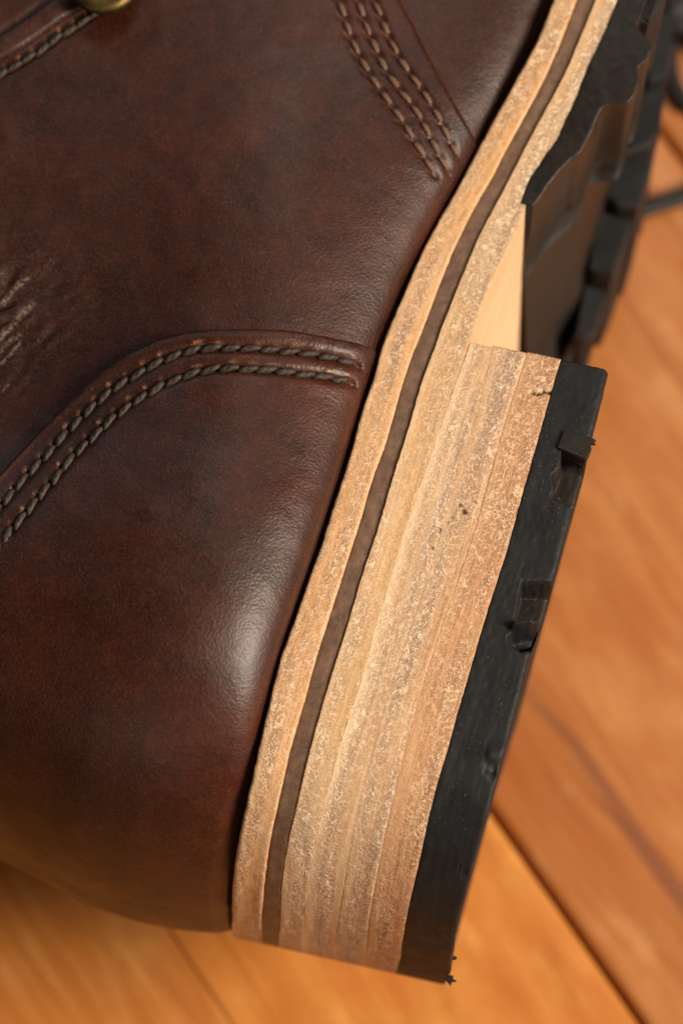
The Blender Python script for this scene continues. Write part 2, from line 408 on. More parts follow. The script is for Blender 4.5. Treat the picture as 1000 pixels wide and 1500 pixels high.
def plate(name, CL, CR, v_start, mats, parent, relief=None, cstep=2.2, edge=0.00012, z_off=0.0, v_stop=None, seed=0, rough=0.00005, left_face=True, back=True, stain=None, label=None, far_shift=None, shear=None, half=None):
    """one layer of the sole: the near wall, round the back, the far wall and both faces"""
    if back: vp, e = back_path(v_start)
    else: vp = np.arange(v_start, v_stop, 2.5); e = np.ones(len(vp))
    zt = zn(vp) + z_off; zc = zn(vp) - (hw(vp) if half is None else half)
    zt = zc + (zt - zc) * e
    ref = XY(np.full(len(vp), 450.0), vp); ref[:, 2] = zt
    rx, ry = proj(ref); vim = ry - SK * rx                       # where that station shows
    if back:
        k = len(vp)
    xl = CL(vim); xr = CR(vim)
    nc = max(6, int(np.mean(xr - xl) / cstep))
    t = np.linspace(0, 1, nc + 1)
    wpx = float(np.mean(xr - xl)); e_ = 0.3 / wpx; e2 = 0.9 / wpx
    t = np.concatenate([[0, 0.0, e_, e2], t[1:-1], [1 - e2, 1 - e_, 1.0, 1.0]]); nc = len(t)
    X = xl[:, None] + (xr - xl)[:, None] * t[None]
    Vi = np.repeat(vim[:, None], nc, 1)
    Yp = Vi + SK * X
    base = P(X, Yp, np.repeat(zt[:, None], nc, 1))
    near = base.copy()
    # outward normal in the length-height plane
    tang = np.gradient(base[:, nc // 2], axis=0); tang[:, 0] = 0
    nrm = np.stack([np.zeros(len(vp)), -tang[:, 2] * -1, -tang[:, 1]], 1)
    nrm = np.stack([np.zeros(len(vp)), tang[:, 2], -tang[:, 1]], 1)
    ln = np.linalg.norm(nrm, axis=1, keepdims=True); nrm /= np.maximum(ln, 1e-9)
    nrm[nrm[:, 2] < -0.2] *= -1
    s = np.concatenate([[0], np.cumsum(np.linalg.norm(np.diff(base[:, nc // 2], axis=0), axis=1))])
    U = (X - xl[:, None]) * S * 1000; W = np.repeat(s[:, None] * 1000, nc, 1)
    d = rough * 2 * (fbm2(U * 1.6 + seed * 7, W * 1.1 + seed, 4) - 0.5) + 0.00008 * (fbm2(U * 0.5 + seed * 3, W * 0.06, 3) - 0.5) * 2
    dl = (X - xl[:, None]); dr = (xr[:, None] - X)
    d = d - edge * (np.exp(-dl / 1.1) + np.exp(-dr / 1.1))
    if relief is not None: d = d + relief(X, Yp)
    near = near + nrm[:, None, :] * d[..., None]
    near[:, 0] -= nrm * 0.0004; near[:, -1] -= nrm * 0.0004
    far = base[::-1].copy(); far[..., 2] = 2 * zc[::-1, None] - far[..., 2]
    if shear is None: shear = 0.055 if v_start < 0 else 0.0
    far[..., 0] += (shear * 2 * hw(vp)[::-1] * (sstep(430, 300, vp) * sstep(-130, 50, vp))[::-1])[:, None]
    if far_shift: far[..., 0] += far_shift[0]; far[..., 1] += far_shift[1]
    far[..., 0] -= 0.03 * (zc[::-1, None] * 2 - far[..., 2] - far[..., 2]) if back else 0
    if back: far = far[1:]
    loop = np.concatenate([near, far], 0)
    R = loop.shape[0]; n = near.shape[0]
    uvn = np.stack([U, W], -1); uvf = uvn[::-1].copy()
    if back: uvf = uvf[1:]
    uvf[..., 1] = 2 * W.max() - uvf[..., 1]
    uvl = np.concatenate([uvn, uvf], 0)
    tt = np.repeat(t[None], R, 0)
    faces = grid_faces(R, nc, 0, True); fm = [0] * len(faces)
    idx = np.arange(R * nc).reshape(R, nc)
    m = n - 1
    nf = R - n
    for j in range(m):
        a, b_ = j, j + 1; fa, fb = R - 1 - j, R - 2 - j
        if fb <= b_: break
        faces.append([int(idx[a, -1]), int(idx[b_, -1]), int(idx[fb, -1]), int(idx[fa, -1])]); fm.append(1 if len(mats) > 1 else 0)
        faces.append([int(idx[a, 0]), int(idx[fa, 0]), int(idx[fb, 0]), int(idx[b_, 0])]); fm.append(0)
    for j in range(nc - 1):
        faces.append([int(idx[0, j]), int(idx[0, j + 1]), int(idx[R - 1, j + 1]), int(idx[R - 1, j])]); fm.append(0)
        if not back: faces.append([int(idx[n - 1, j + 1]), int(idx[n - 1, j]), int(idx[n, j]), int(idx[n, j + 1])]); fm.append(0)
    stn = np.zeros((R, nc))
    if stain is not None: stn[:n] = stain(X, Yp)
    o = mesh_from(name, loop, faces, mats, uv=uvl, fmat=fm, attrs={'across': tt, 'stain': stn}, label=label)
    me = o.data
    # flat shading on the two big faces
    keep(o, parent)
    near_plan = near
    return o, near, vim, nrm

boot = empty('boot', (0, 0, Z0 - HW))
boot['label'] = 'dark brown leather boot lying on its side with stacked leather heel and black lugged sole'
boot['category'] = 'boot'

def stains(spots):
    def f(X, Y):
        r = np.zeros(X.shape)
        for (x, y, rad, a) in spots:
            d = np.hypot(X - x, Y - y) / rad + 0.9 * (fbm2(X / 3.0, Y / 3.0, 2) - 0.5)
            r = np.maximum(r, a * sstep(1.1, 0.7, d))
        return r
    return f
welt, wnear, wv, _ = plate('welt', C0, C1, -330, [M_welt], boot, seed=1, edge=0.00022, rough=0.00009)
plate('midsole', C1, C2, -330, [M_mid], boot, seed=2, z_off=-0.0003, rough=0.00006, label='thin brown rubber layer between the two pale leather layers')
plate('outsole', C2, C3, -330, [M_outs, M_flesh], boot, seed=3, edge=0.00002)
plate('heel_lift', C3, C5, 346, [M_l1], boot, seed=4, edge=0.00001, stain=stains([(647, 778, 4.5, 1.0), (634, 803, 2.2, 0.8)]), label='innermost leather layer of the heel with a cream band')
crack = [(778, 574), (786, 577), (797, 573), (808, 576)]
def crack_relief(X, Y):
    d, _ = seg_dist(X, Y, crack); return -0.0007 * np.exp(-(d / 1.5) ** 2)
plate('heel_lift', C5, C6, 343, [M_l2], boot, seed=5, edge=0.00006, stain=stains([(681, 750, 5, 0.95), (675, 740, 3.5, .8), (697, 735, 2.4, .9), (662, 758, 2.5, .7), (657, 765, 2.0, .7)]), label='middle leather layer of the heel with greyish fibres')
def crack_st(X, Y):
    d, a = seg_dist(X, Y, crack); return 0.95 * sstep(2.4, 1.0, d + 1.6 * (vnoise(X / 2.2, Y / 2.2) - 0.4))
plate('heel_lift', C6, C7, 341, [M_l3], boot, seed=6, edge=0.00006, relief=crack_relief, stain=crack_st, label='outer leather layer of the heel, reddish with a small crack')

# rubber top lift with tread grooves opening in its side
hole1 = [(823, 660), (870, 670), (858, 706), (845, 762), (836, 741), (806, 728), (811, 712), (809, 697), (816, 690), (821, 678)]
hole2 = [(764, 852), (814, 853), (806, 880), (797, 912), (752, 912), (757, 890), (760, 868)]
hole3 = [(750, 926), (792, 916), (788, 938), (776, 953), (762, 954), (744, 941), (743, 932)]
nick1 = [(709, 1113), (724, 1121), (745, 1118), (738, 1130), (722, 1136), (710, 1126)]
nick2 = [(668, 1268), (690, 1286), (688, 1296), (676, 1282)]
nick3 = [(650, 1366), (670, 1376), (668, 1384), (657, 1376)]
def heel_relief(X, Y):
    w = 3.0 * (fbm2(X / 8, Y / 8, 3) - 0.5)
    d = 0.0
    d = d - 0.0060 * sstep(-1.2, 1.8, poly_sd(X + w, Y + w, hole1))
    d = d - 0.0055 * sstep(-1.5, 2.2, poly_sd(X + w * .6, Y - w * .6, hole2))
    d = d - 0.0030 * sstep(-3, 9, poly_sd(X + w, Y + w, hole3))
    d = d - 0.0008 * sstep(-2, 3, poly_sd(X, Y, nick1)) - 0.0003 * sstep(-1, 2, poly_sd(X, Y, nick2)) - 0.0003 * sstep(-1, 2, poly_sd(X, Y, nick3))
    b, _ = seg_dist(X, Y, [(716, 1106), (735, 1100), (742, 1104)]); d = d + 0.0005 * np.exp(-(b / 6) ** 2)
    b, _ = seg_dist(X, Y, [(752, 918), (775, 914), (797, 906)]); d = d + 0.0014 * np.exp(-(b / 4.5) ** 2) * sstep(0, -6, poly_sd(X, Y, [(740, 700), (815, 700), (812, 898), (745, 902)]))
    b, _ = seg_dist(X, Y, [(830, 690), (838, 700)]);
    # the side bulges a little towards the worn edge, and the edge is ragged
    r = C8(Y - SK * X) - X
    d = d - 0.0005 * np.exp(-(np.maximum(r, 0) / 2.4)) * (0.6 + fbm2(X / 5, Y / 5, 3))
    d = d - 0.0005 * np.exp(-(np.hypot(X - 893, Y - 541) / 5) ** 2)
    return d
def heel_dirt(X, Y):
    return np.maximum(sstep(0, 4, poly_sd(X, Y, hole1)), sstep(0, 4, poly_sd(X, Y, hole2))) * 0.9
top_lift, _, _, _ = plate('top_lift', C7, C8, 341, [M_rub], boot, stain=heel_dirt, relief=heel_relief, cstep=1.5, seed=7, rough=0.00006, edge=0.0001, label='black rubber bottom piece of the heel with worn tread grooves')

def prism(name, poly, z_top, z_bot, m, parent, bev=0.0006, seed=0, jit=0.0, label=None):
    """a lug: outline given on its upper face, carried down straight"""
    pts = np.array([P(x, y, z_top) for x, y in poly])
    c = pts.mean(0); n = len(pts)
    if (np.cross(pts[1] - pts[0], pts[2] - pts[1])[2]) < 0: pts = pts[::-1]
    ins = c + (pts - c) * (1 - bev / np.maximum(np.linalg.norm(pts - c, axis=1, keepdims=True), 1e-6))
    ins[:, 2] = z_top
    mid = pts.copy(); mid[:, 2] = z_top - bev
    layers = [ins, mid]
    for k in range(1, 5):
        q = pts.copy(); q[:, 2] = z_top + (z_bot - z_top) * k / 4
        layers.append(q)
    L = np.array(layers); L += (rng.random(L.shape) - .5) * jit
    V = L.reshape(-1, 3); F_ = []
    for k in range(len(layers) - 1):
        for i in range(n):
            j = (i + 1) % n
            F_.append([k * n + i, (k + 1) * n + i, (k + 1) * n + j, k * n + j])
    F_.append(list(range(n))); F_.append([(len(layers) - 1) * n + i for i in range(n)][::-1])
    o = mesh_from(name, V, F_, m, smooth=False, label=label)
    keep(o, parent)
    return o

# chip of torn rubber standing up at the first groove
def chip():
    poly = [(826, 629), (845, 635), (868, 643), (863, 656), (857, 673), (842, 667), (816, 655), (820, 643)]
    o = prism('rubber_chip', poly, Z0 + 0.0003, Z0 - 0.003, M_chip, top_lift, 0.0002, jit=0.00028, label='torn rubber flap lifted at the edge of the groove')
    o.matrix_parent_inverse = (top_lift.matrix_parent_inverse @ Matrix.Identity(4)).inverted() @ Matrix.Identity(4)
    o.matrix_parent_inverse = Matrix.Identity(4)
    return o
chip()
def burr(pts, z, dz=0.0006):
    o = prism('rubber_burr', pts, z, z - dz, M_chip, top_lift, 0.0001, jit=0.0001); o.parent = top_lift; o.matrix_parent_inverse = Matrix.Identity(4)
burr([(862, 639), (873, 644), (869, 646), (872, 650), (861, 649)], Z0 + 0.0002)
zb = Z0 - HW * 0.9
burr([(655, 1428), (664, 1430), (663, 1434), (668, 1437), (661, 1438), (660, 1444), (657, 1439), (652, 1434)], zb)
burr([(664, 1400), (669, 1402), (667, 1406), (663, 1405)], zb + .004)

# ------------------------------------------------------------------ forefoot rubber sole
CJp = [(786,294),(789,291),(800,274),(815,254),(832,236),(850,222),(860,204),(868,188),(872,176),(880,158),(894,152),(920,150),(928,140),(935,121),(933,98),(946,89),(953,73),(953,62),(944,52),(931,37),(940,20),(946,0),(960,-40),(985,-100)]
CBp = [(785,294),(788,291),(799,274),(830,238),(858,208),(878,176),(903,130),(925,80),(945,20),(975,-60)]
CJ = curve(CJp, 1.5, 0.8, 9)
CBx = curve(CBp, 6, 0.3, 10)
sole, _, _, _ = plate('rubber_sole', C3, CBx, -330, [M_rub2], boot, back=False, v_stop=117, seed=8, rough=0.00008, z_off=-0.005, far_shift=(0.0, 0.0), label='black rubber forefoot sole with deep lugs')
rim, _, _, _ = plate('sole_rim', curve([(x - 8, y) for x, y in C3p], 7), CJ, -330, [M_rub2], boot, back=False, v_stop=116, seed=9, rough=0.00006, half=0.011, z_off=0.0001, shear=0.0, label='black rubber side wall of the sole with its cut lugs')
def child2(o):   # sub-part of the rubber sole, geometry kept in world space
    o.parent = sole; o.matrix_parent_inverse = Matrix.Identity(4); return o
# side lugs carried from the near edge
def side_lug(poly, depth, z=None, jit=0.0003, bev=0.0004, dz=-0.0003):
    z = (zn(0) if z is None else z) + dz
    return child2(prism('lug', poly, z, z - depth, M_lug, boot, bev, jit=jit))
side_lug([(936,28),(950,32),(968,8),(985,-60),(960,-70),(945,-20)], 0.016)
# lugs further down the tread, seen beyond the side
zl = Z0 - 0.045
side_lug([(893,250),(908,236),(930,222),(958,215),(950,262),(934,302),(905,300),(885,285)], 0.030, zl)
side_lug([(905,150),(925,140),(962,118),(974,130),(966,195),(952,210),(915,225),(905,190)], 0.032, zl+.004)
side_lug([(945,40),(965,20),(985,10),(985,60),(974,110),(950,118)], 0.030, zl+0.006)
side_lug([(876,296),(905,303),(930,306),(912,366),(896,400),(874,396),(862,392),(865,340)], 0.026, zl - 0.004)
side_lug([(858,404),(876,408),(892,412),(880,452),(868,490),(854,496),(842,492),(850,440)], 0.012, zl - 0.010)

# ------------------------------------------------------------------ the upper
wp = wnear[:, 1]; gx, gv = plan(wp)
og = np.argsort(gv); gx = gx[og]; gv = gv[og]
_gg = np.arange(gv[0], gv[-1], 2.0); _gi = np.interp(_gg, gv, gx); _k = np.exp(-0.5 * (np.arange(-60, 61) / 20.0) ** 2); _k /= _k.sum()
_gp = np.concatenate([_gi[0] + (_gi[0] - _gi[1]) * np.arange(60, 0, -1), _gi, _gi[-1] + (_gi[-1] - _gi[-2]) * np.arange(1, 61)])
gx = np.convolve(_gp, _k, 'valid'); gv = _gg
def G(v):                                   # where the leather turns down into the seam
    return np.interp(v, gv, gx) - 7.0 + 1.0 * sstep(500, 250, v)
# silhouette of the counter's back
SIL = [(-220, 1120), (-120, 1190), (-60, 1225), (0, 1254), (60, 1285), (120, 1315), (200, 1340), (260, 1352), (310, 1357), (335, 1352), (350, 1340), (380, 1320)]
ZCU = Z0 - HW
sp = np.array([plan(P(x, y - 3, ZCU - 0.003)) for x, y in SIL]); 
def VB(x): return np.interp(x, sp[:, 0], sp[:, 1])
RG = 0.0215; HG = 0.0062
def surf(x, v, e=None, off=0.0):
    """point of the upper over plan position (x, v); e = height factor round the back"""
    x = np.asarray(x, float); v = np.asarray(v, float)
    u = np.maximum((G(v) - x) * S, 0)
    k = np.clip(1 - u / RG, 0, 1)
    h = HG * (1 - k ** 3.0) ** (1 / 3.0)
    y = v + SK * x
    z = Z0 - 0.0037 + h
    z = z + 0.0040 * np.exp(-(((x - 300) / 250) ** 2 + ((y - 835) / 270) ** 2))      # counter bulge
    z = z - 0.0042 * np.exp(-(((x + 40) / 210) ** 2 + ((y - 560) / 170) ** 2))       # hollow at the ankle
    z = z + 0.0030 * np.exp(-(((x - 380) / 170) ** 2 + ((y - 330) / 260) ** 2))
    z = z - 0.00001 * 80 * np.logaddexp(0, (230 - x) / 80)
    z = z + 0.00035 * (fbm2(x / 70, y / 70, 3) - 0.5)
    # sharper folds at the left
    cm = np.exp(-(((x - 5) / 75) ** 2 + ((y - 450) / 75) ** 2))
    q = (x * 0.62 + y * 0.78) / 17 + 2.2 * (fbm2(x / 60, y / 60, 2) - .5)
    z = z + 0.00042 * cm * np.sin(q * 4.2 + 3 * fbm2(x / 30 + 9, y / 30, 2)) * np.clip(fbm2(x / 30, y / 30, 2) * 2 - .5, 0, 1)
    z = z + off
    if e is not None: z = ZCU + (z - ZCU) * e
    p = XY(x, v); p[..., 2] = z
    return p
def e_back(x, v):
    vb = VB(x); v0 = vb - 330
    t = np.clip((v - v0) / (vb - v0), 0, 1)
    return (1 - t ** 2.3) ** (1 / 2.3)
def to_plan(px, py):
    """plan position whose surface point shows at (px, py)"""
    x = float(px); v = float(py - SK * px)
    for _ in range(6):
        p = surf(np.array(x), np.array(v), e_back(x, v)); qx, qy = proj(p)
        dx = px - qx; dy = py - qy
        x += dx; v += dy - SK * dx
    return float(x), float(v)
def pl(pts): return [to_plan(*p) for p in pts]
EDGE = pl([(575, 524), (548, 513), (500, 499), (440, 487), (380, 483), (320, 484), (270, 489), (230, 500), (190, 519), (150, 545), (110, 581), (60, 632), (30, 665), (0, 698), (-40, 748), (-100, 825), (-170, 925)])
ROW1 = [(-14, 766), (3, 744), (18, 726), (33, 708), (54, 687), (75, 663), (93, 643), (115, 620), (138, 598), (162, 577), (186, 561), (213, 545), (240, 531), (267, 521), (294, 516), (325, 515), (352, 515), (380, 516), (430, 520), (465, 525), (500, 532), (520, 539), (543, 545)]
ROW2 = [(-14, 822), (6, 797), (18, 779), (39, 756), (57, 733), (78, 708), (99, 681), (120, 660), (141, 639), (162, 619), (186, 600), (207, 586), (231, 571), (255, 561), (279, 552), (300, 547), (320, 545), (345, 544), (370, 545), (425, 550), (460, 554), (492, 560), (516, 566), (535, 573)]
ROWA = [(488, -30), (495, -8), (502, 20), (516, 58), (530, 91), (547, 118), (564, 142), (586, 170), (602, 199), (622, 230), (636, 254), (650, 280)]
ROWB = [(518, -30), (524, -5), (530, 22), (541, 50), (554, 79), (566, 106), (586, 132), (600, 149), (614, 168), (624, 187), (636, 214), (650, 240), (663, 262)]
ROWC = [(538, -30), (546, -5), (552, 12), (564, 38), (574, 65), (588, 91), (602, 110), (622, 136), (641, 168), (655, 197), (664, 218), (676, 240)]
ROWD = [(-30, 128), (0, 108), (30, 92), (60, 74), (90, 50), (120, 34), (140, 18), (165, 0), (190, -22)]
QE = pl([(568, -50), (577, -25), (588, 0), (605, 31), (624, 70), (646, 113), (660, 137), (677, 168), (694, 199), (712, 235)])
SE = pl([(-60, 130), (-30, 112), (0, 95), (30, 78), (60, 58), (90, 36), (120, 18), (150, -6), (180, -32), (210, -60)])
eo = np.array(sorted(EDGE)); qe = np.array(QE)
def VE(x): return np.interp(x, eo[:, 0], eo[:, 1])
qo = qe[np.argsort(qe[:, 1])]
def XQ(v): return np.interp(v, qo[:, 1], qo[:, 0], left=qo[0, 0] + 0, right=1e4)

def resample(pts, pitch):
    p = np.array(pts, float); L = np.concatenate([[0], np.cumsum(np.hypot(*np.diff(p, axis=0).T))])
    s = np.arange(0, L[-1], pitch); return np.stack([np.interp(s, L, p[:, 0]), np.interp(s, L, p[:, 1])], 1)
rows = {}
for nm, r, pitch in (('1', ROW1, 29.0), ('2', ROW2, 28.0), ('A', ROWA, 29.5), ('B', ROWB, 29.0), ('C', ROWC, 30.0), ('D', ROWD, 24.0)):
    a = resample(r, pitch); rows[nm] = [to_plan(*q) for q in a]
def grooves(x, v, names, depth, width, hole, lip=0.0):
    """stitch channels, with a pit at each needle hole and a torn lip beside it"""
    d = np.zeros(x.shape); wear = np.zeros(x.shape)
    for nm in names:
        pts = np.array(rows[nm])
        lo = pts.min(0) - 40; hi = pts.max(0) + 40
        m = (x > lo[0]) & (x < hi[0]) & (v > lo[1]) & (v < hi[1])
        if not m.any(): continue
        xs, vs2 = x[m], v[m]
        dist, along = seg_dist(xs, vs2, pts)
        dd = -depth * np.exp(-(dist / width) ** 2)
        ww = np.zeros(xs.shape)
        for k, (hx, hv) in enumerate(pts):
            r2 = (xs - hx) ** 2 + (vs2 - hv) ** 2
            dd = dd - hole * np.exp(-r2 / 16.0)
            lx, lv = hx - 5.5, hv - 7.0
            r3 = (xs - lx) ** 2 + (vs2 - lv) ** 2
            a = 0.6 + 0.4 * math.sin(k * 2.3)
            dd = dd + lip * a * np.exp(-r3 / 14.0); ww = np.maximum(ww, a * np.exp(-r3 / 8.0))
        d[m] += dd; wear[m] = np.maximum(wear[m], ww)
    return d, wear

CREASE_GLINTS = [([(2, 434), (20, 416), (40, 404)], 4), ([(-4, 480), (16, 464), (30, 452), (46, 440)], 6), ([(-4, 500), (10, 486), (26, 478)], 4),
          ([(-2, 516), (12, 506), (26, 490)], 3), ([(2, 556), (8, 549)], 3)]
def crease_glint(x, y):  # mask of pale streaks, painted highlights along the left folds
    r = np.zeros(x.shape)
    for pts, w in CREASE_GLINTS:
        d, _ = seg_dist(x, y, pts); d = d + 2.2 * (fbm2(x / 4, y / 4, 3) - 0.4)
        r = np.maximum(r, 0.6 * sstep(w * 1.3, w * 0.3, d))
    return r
def leather_sheet(name, X, V, E, mtl, parent, off=0.0, extra=None, wear=None, label=None, lips=None, mirror=None):
    Pn = surf(X, V, E, off)
    if extra is not None:
        Pn[..., 2] += extra
    r, c = X.shape
    if mirror is not None:
        Pn[mirror:, :, 2] = 2 * ZCU - Pn[mirror:, :, 2]
    base = Pn
    uv = np.stack([X * S * 1000, (V + SK * X) * S * 1000], -1)
    # true length along the turning back
    dl = np.linalg.norm(np.diff(base, axis=0), axis=2); vv = np.concatenate([np.zeros((1, c)), np.cumsum(dl, 0)], 0) * 1000
    uv[..., 1] = uv[0, :, 1][None] + vv
    cr = np.exp(-(((X - 20) / 150) ** 2 + (((V + SK * X) - 470) / 120) ** 2)) + 0.35 * np.exp(-(((X - 480) / 90) ** 2 + (((V + SK * X) - 505) / 22) ** 2)) + 0.22 * np.exp(-(((X - 200) / 150) ** 2 + (((V + SK * X) - 180) / 150) ** 2))
    o = mesh_from(name, base, grid_faces(r, c), mtl, uv=uv, attrs={'wear': np.zeros(X.shape) if wear is None else wear, 'crease': cr, 'crease_glint': crease_glint(X, V + SK * X) if name == 'quarter' else X * 0}, label=label)
    keep(o, parent)
    return o

def u_cols(width_px, n_arc=40, step=2.6):
    """distance from the seam: arc-spaced where the leather turns down, then even"""
    r = RG / S
    th = np.linspace(0, math.pi / 2, n_arc)
    a = r * (1 - np.cos(th)) ** (1.0) 
    b = np.arange(a[-1] + step, width_px, step)
    return np.concatenate([a, b])

# quarter: everything left of the strap edge, running under the counter
def build_sheet_rows(vs, xr_fn, width, mtl, name, off, names=None, depth=0, gw=5, hole=0, lip=0, lipedge=0.0, label=None, mirror_part=True):
    cols = u_cols(width)
    V = np.repeat(vs[:, None], len(cols), 1)
    g = G(vs)
    X = g[:, None] - cols[None]
    if xr_fn is not None:
        lim = xr_fn(vs)[:, None]
        # slide columns so the sheet ends on its own cut edge
        sh = np.maximum(g - lim[:, 0], 0)
        X = X - sh[:, None] * np.exp(-cols[None] / 900.0)
    ex = np.zeros(X.shape); wear = None
    if xr_fn is not None:
        de = np.maximum(lim - X, 0); on = (lim < g[:, None] + 1)
        ex = ex - np.where(on, lipedge * np.exp(-(de / 5.0) ** 2), 0)
    if names:
        gd, wear = grooves(X, V, names, depth, gw, hole, lip); ex = ex + gd
    # tuck the last column into the seam
    Xs = np.concatenate([g[:, None] + 26, g[:, None] + 1, X], 1) if xr_fn is None else np.concatenate([X[:, :1] + 0.3, X], 1)
    if xr_fn is None:
        Vs = np.concatenate([V[:, :2], V], 1); ex = np.concatenate([np.full((len(vs), 1), -0.009), np.full((len(vs), 1), -0.009), ex], 1)
        if wear is not None: wear = np.concatenate([wear[:, :1] * 0, wear[:, :1] * 0, wear], 1)
    else:
        Vs = np.concatenate([V[:, :1], V], 1); ex = np.concatenate([ex[:, :1] - 0.0018, ex], 1)
        if wear is not None: wear = np.concatenate([wear[:, :1] * 0, wear], 1)
    return leather_sheet(name, Xs, Vs, e_back(Xs, Vs), mtl, boot, off, ex, wear, label)

vamp = build_sheet_rows(np.arange(-330, 160, 2.8), None, 620, M_vamp, 'vamp', -0.0018, label='smooth leather front piece tucked under the triple stitched edge')
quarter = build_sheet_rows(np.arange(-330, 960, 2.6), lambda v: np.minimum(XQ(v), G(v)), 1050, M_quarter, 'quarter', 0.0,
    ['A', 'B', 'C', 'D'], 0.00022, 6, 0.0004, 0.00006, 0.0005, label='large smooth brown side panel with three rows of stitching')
# seam wall below the quarter so that no light passes between it and the welt
vs0 = np.arange(-330, 1010, 5.0)
cols = np.array([-26, -1, 0, 3, 8])
Xw = G(vs0)[:, None] - cols[None]; Vw = np.repeat(vs0[:, None], len(cols), 1)
exw = np.repeat(np.array([[-0.012, -0.012, -0.005, -0.0020, -0.0016]]), len(vs0), 0)
leather_sheet('seam_rand', Xw, Vw, None, M_vamp, boot, -0.0006, exw)

# counter: over the quarter, round the back of the heel
def build_counter():
    cols = u_cols(620, 44, 2.3)
    n1 = 330; nth = 70
    # columns are fixed in x at a reference v and follow the seam
    t = np.linspace(0, 1, n1, endpoint=False)
    th = np.linspace(0, math.pi, 2 * nth)
    R = n1 + 2 * nth + 30
    X = np.zeros((R, len(cols))); V = np.zeros_like(X); E = np.ones_like(X); mir = n1 + nth
    for j, c in enumerate(cols):
        x = 560.0 - c; 
        # iterate: column keeps its distance c from the seam at the heel, bending with it
        ve = 395.0
        for _ in range(30):
            xe = G(ve) - c; ve = 0.5 * ve + 0.5 * float(VE(xe))
        # back end
        vb = 1200.0
        for _ in range(30):
            xb = G(min(vb, gv[-1])) - c; vb = 0.5 * vb + 0.5 * float(VB(xb))
        v0 = vb - 330
        va = ve + (v0 - ve) * t
        # denser at the cut edge
        va[:6] = ve + np.array([0, 0.3, 1.2, 2.6, 4.4, 6.2])
        tt = np.sin(th); vb_ = v0 + (vb - v0) * np.abs(tt) ** (2 / 2.3)
        eb = np.abs(np.cos(th)) ** (2 / 2.3)
        vc = np.linspace(v0, ve, 31)[1:]
        V[:, j] = np.concatenate([va, vb_, vc]); E[:, j] = np.concatenate([np.ones(n1), eb, np.ones(30)])
    X = G(V) - cols[None]
    k = np.zeros((R, 1)); ex = np.zeros_like(X)
    gd, wear = grooves(X[:n1 - 20], V[:n1 - 20], ['1', '2'], 0.00042, 7.5, 0.0005, 0.00022)
    ex[:n1 - 20] += gd
    # rounded, slightly rolled cut edge
    dist = V - V[:1]
    edge_len = 0.8 * np.abs(dist)
    ex[:n1] += -0.0010 * np.exp(-(edge_len[:n1] / 3.0) ** 2) + 0.00025 * np.exp(-((edge_len[:n1] - 14) / 9.0) ** 2)
    # little pull wrinkles towards the stitched corner
    Y = V + SK * X
    cm = np.exp(-(((X - 480) / 60) ** 2 + ((Y - 510) / 16) ** 2))
    ex += 0.00007 * cm * np.sin((X * 0.9 + Y * 1.2) / 4.5 + 5 * fbm2(X / 25, Y / 25, 2))
    # top wall down to the quarter
    X = np.concatenate([X[:1], X]); V = np.concatenate([V[:1] - 0.4, V]); E = np.concatenate([E[:1], E]); ex = np.concatenate([ex[:1] - 0.0016, ex])
    wear = np.concatenate([wear[:1] * 0, wear, np.zeros((R - (n1 - 20), X.shape[1]))])
    edge_w = np.zeros_like(wear); edge_w[1:5] = 0.35; wear = np.maximum(wear, edge_w * (vnoise(X / 6, V / 6) > 0.55))
    # tuck into the seam on the right
    X = np.concatenate([X[:, :1] + 26 * E[:, :1] ** 2, X[:, :1] + 1 * E[:, :1], X], 1); V = np.concatenate([V[:, :1], V[:, :1], V], 1)
    E = np.concatenate([E[:, :1], E[:, :1], E], 1); ex = np.concatenate([np.full((X.shape[0], 2), -0.009), ex], 1)
    wear = np.concatenate([wear[:, :1] * 0, wear[:, :1] * 0, wear], 1)
    return leather_sheet('heel_counter', X, V, E, M_counter, boot, 0.0012, ex, wear, 'smooth brown heel panel with two rows of stitching along its curved top edge', mirror=mir + 1)
counter = build_counter()
# far side of the upper: the same skin mirrored below
vsf = np.arange(-330, 960, 20.0); cf = np.concatenate([[0], np.linspace(4, 1050, 60)])
Xf = G(vsf)[:, None] - cf[None]; Vf = np.repeat(vsf[:, None], len(cf), 1)
Pf = surf(Xf, Vf, e_back(Xf, Vf)); Pf[..., 2] = 2 * ZCU - Pf[..., 2]
fo = mesh_from('far_quarter', Pf, grid_faces(*Xf.shape, 0, True), M_quarter, uv=np.stack([Xf, Vf], -1) * S * 1000, attrs={'wear': Xf * 0, 'crease': Xf * 0}, label='side panel on the lower side of the boot')
keep(fo, boot)

# eyelet facing at the top left
def build_stay():
    se = np.array(SE); n = len(se)
    s = np.linspace(0, n - 1, 120); ex_ = np.interp(s, range(n), se[:, 0]); ev = np.interp(s, range(n), se[:, 1])
    dep = np.concatenate([[0, 0.8, 2, 4, 7, 11], np.linspace(16, 260, 60)])
    X = ex_[None] - 0.55 * dep[:, None]; V = ev[None] - 0.83 * dep[:, None]
    ex = -0.0012 * np.exp(-(dep[:, None] / 3.0) ** 2) + np.zeros_like(X)
    ex = ex + 0.0004 * np.exp(-((dep[:, None] - 22) / 9.0) ** 2) - 0.0006 * np.exp(-((dep[:, None] - 34) / 4.0) ** 2)
    return leather_sheet('eyelet_facing', X, V, None, M_quarter, boot, 0.0012, ex, None, 'leather facing that carries the eyelets')
stay = build_stay()

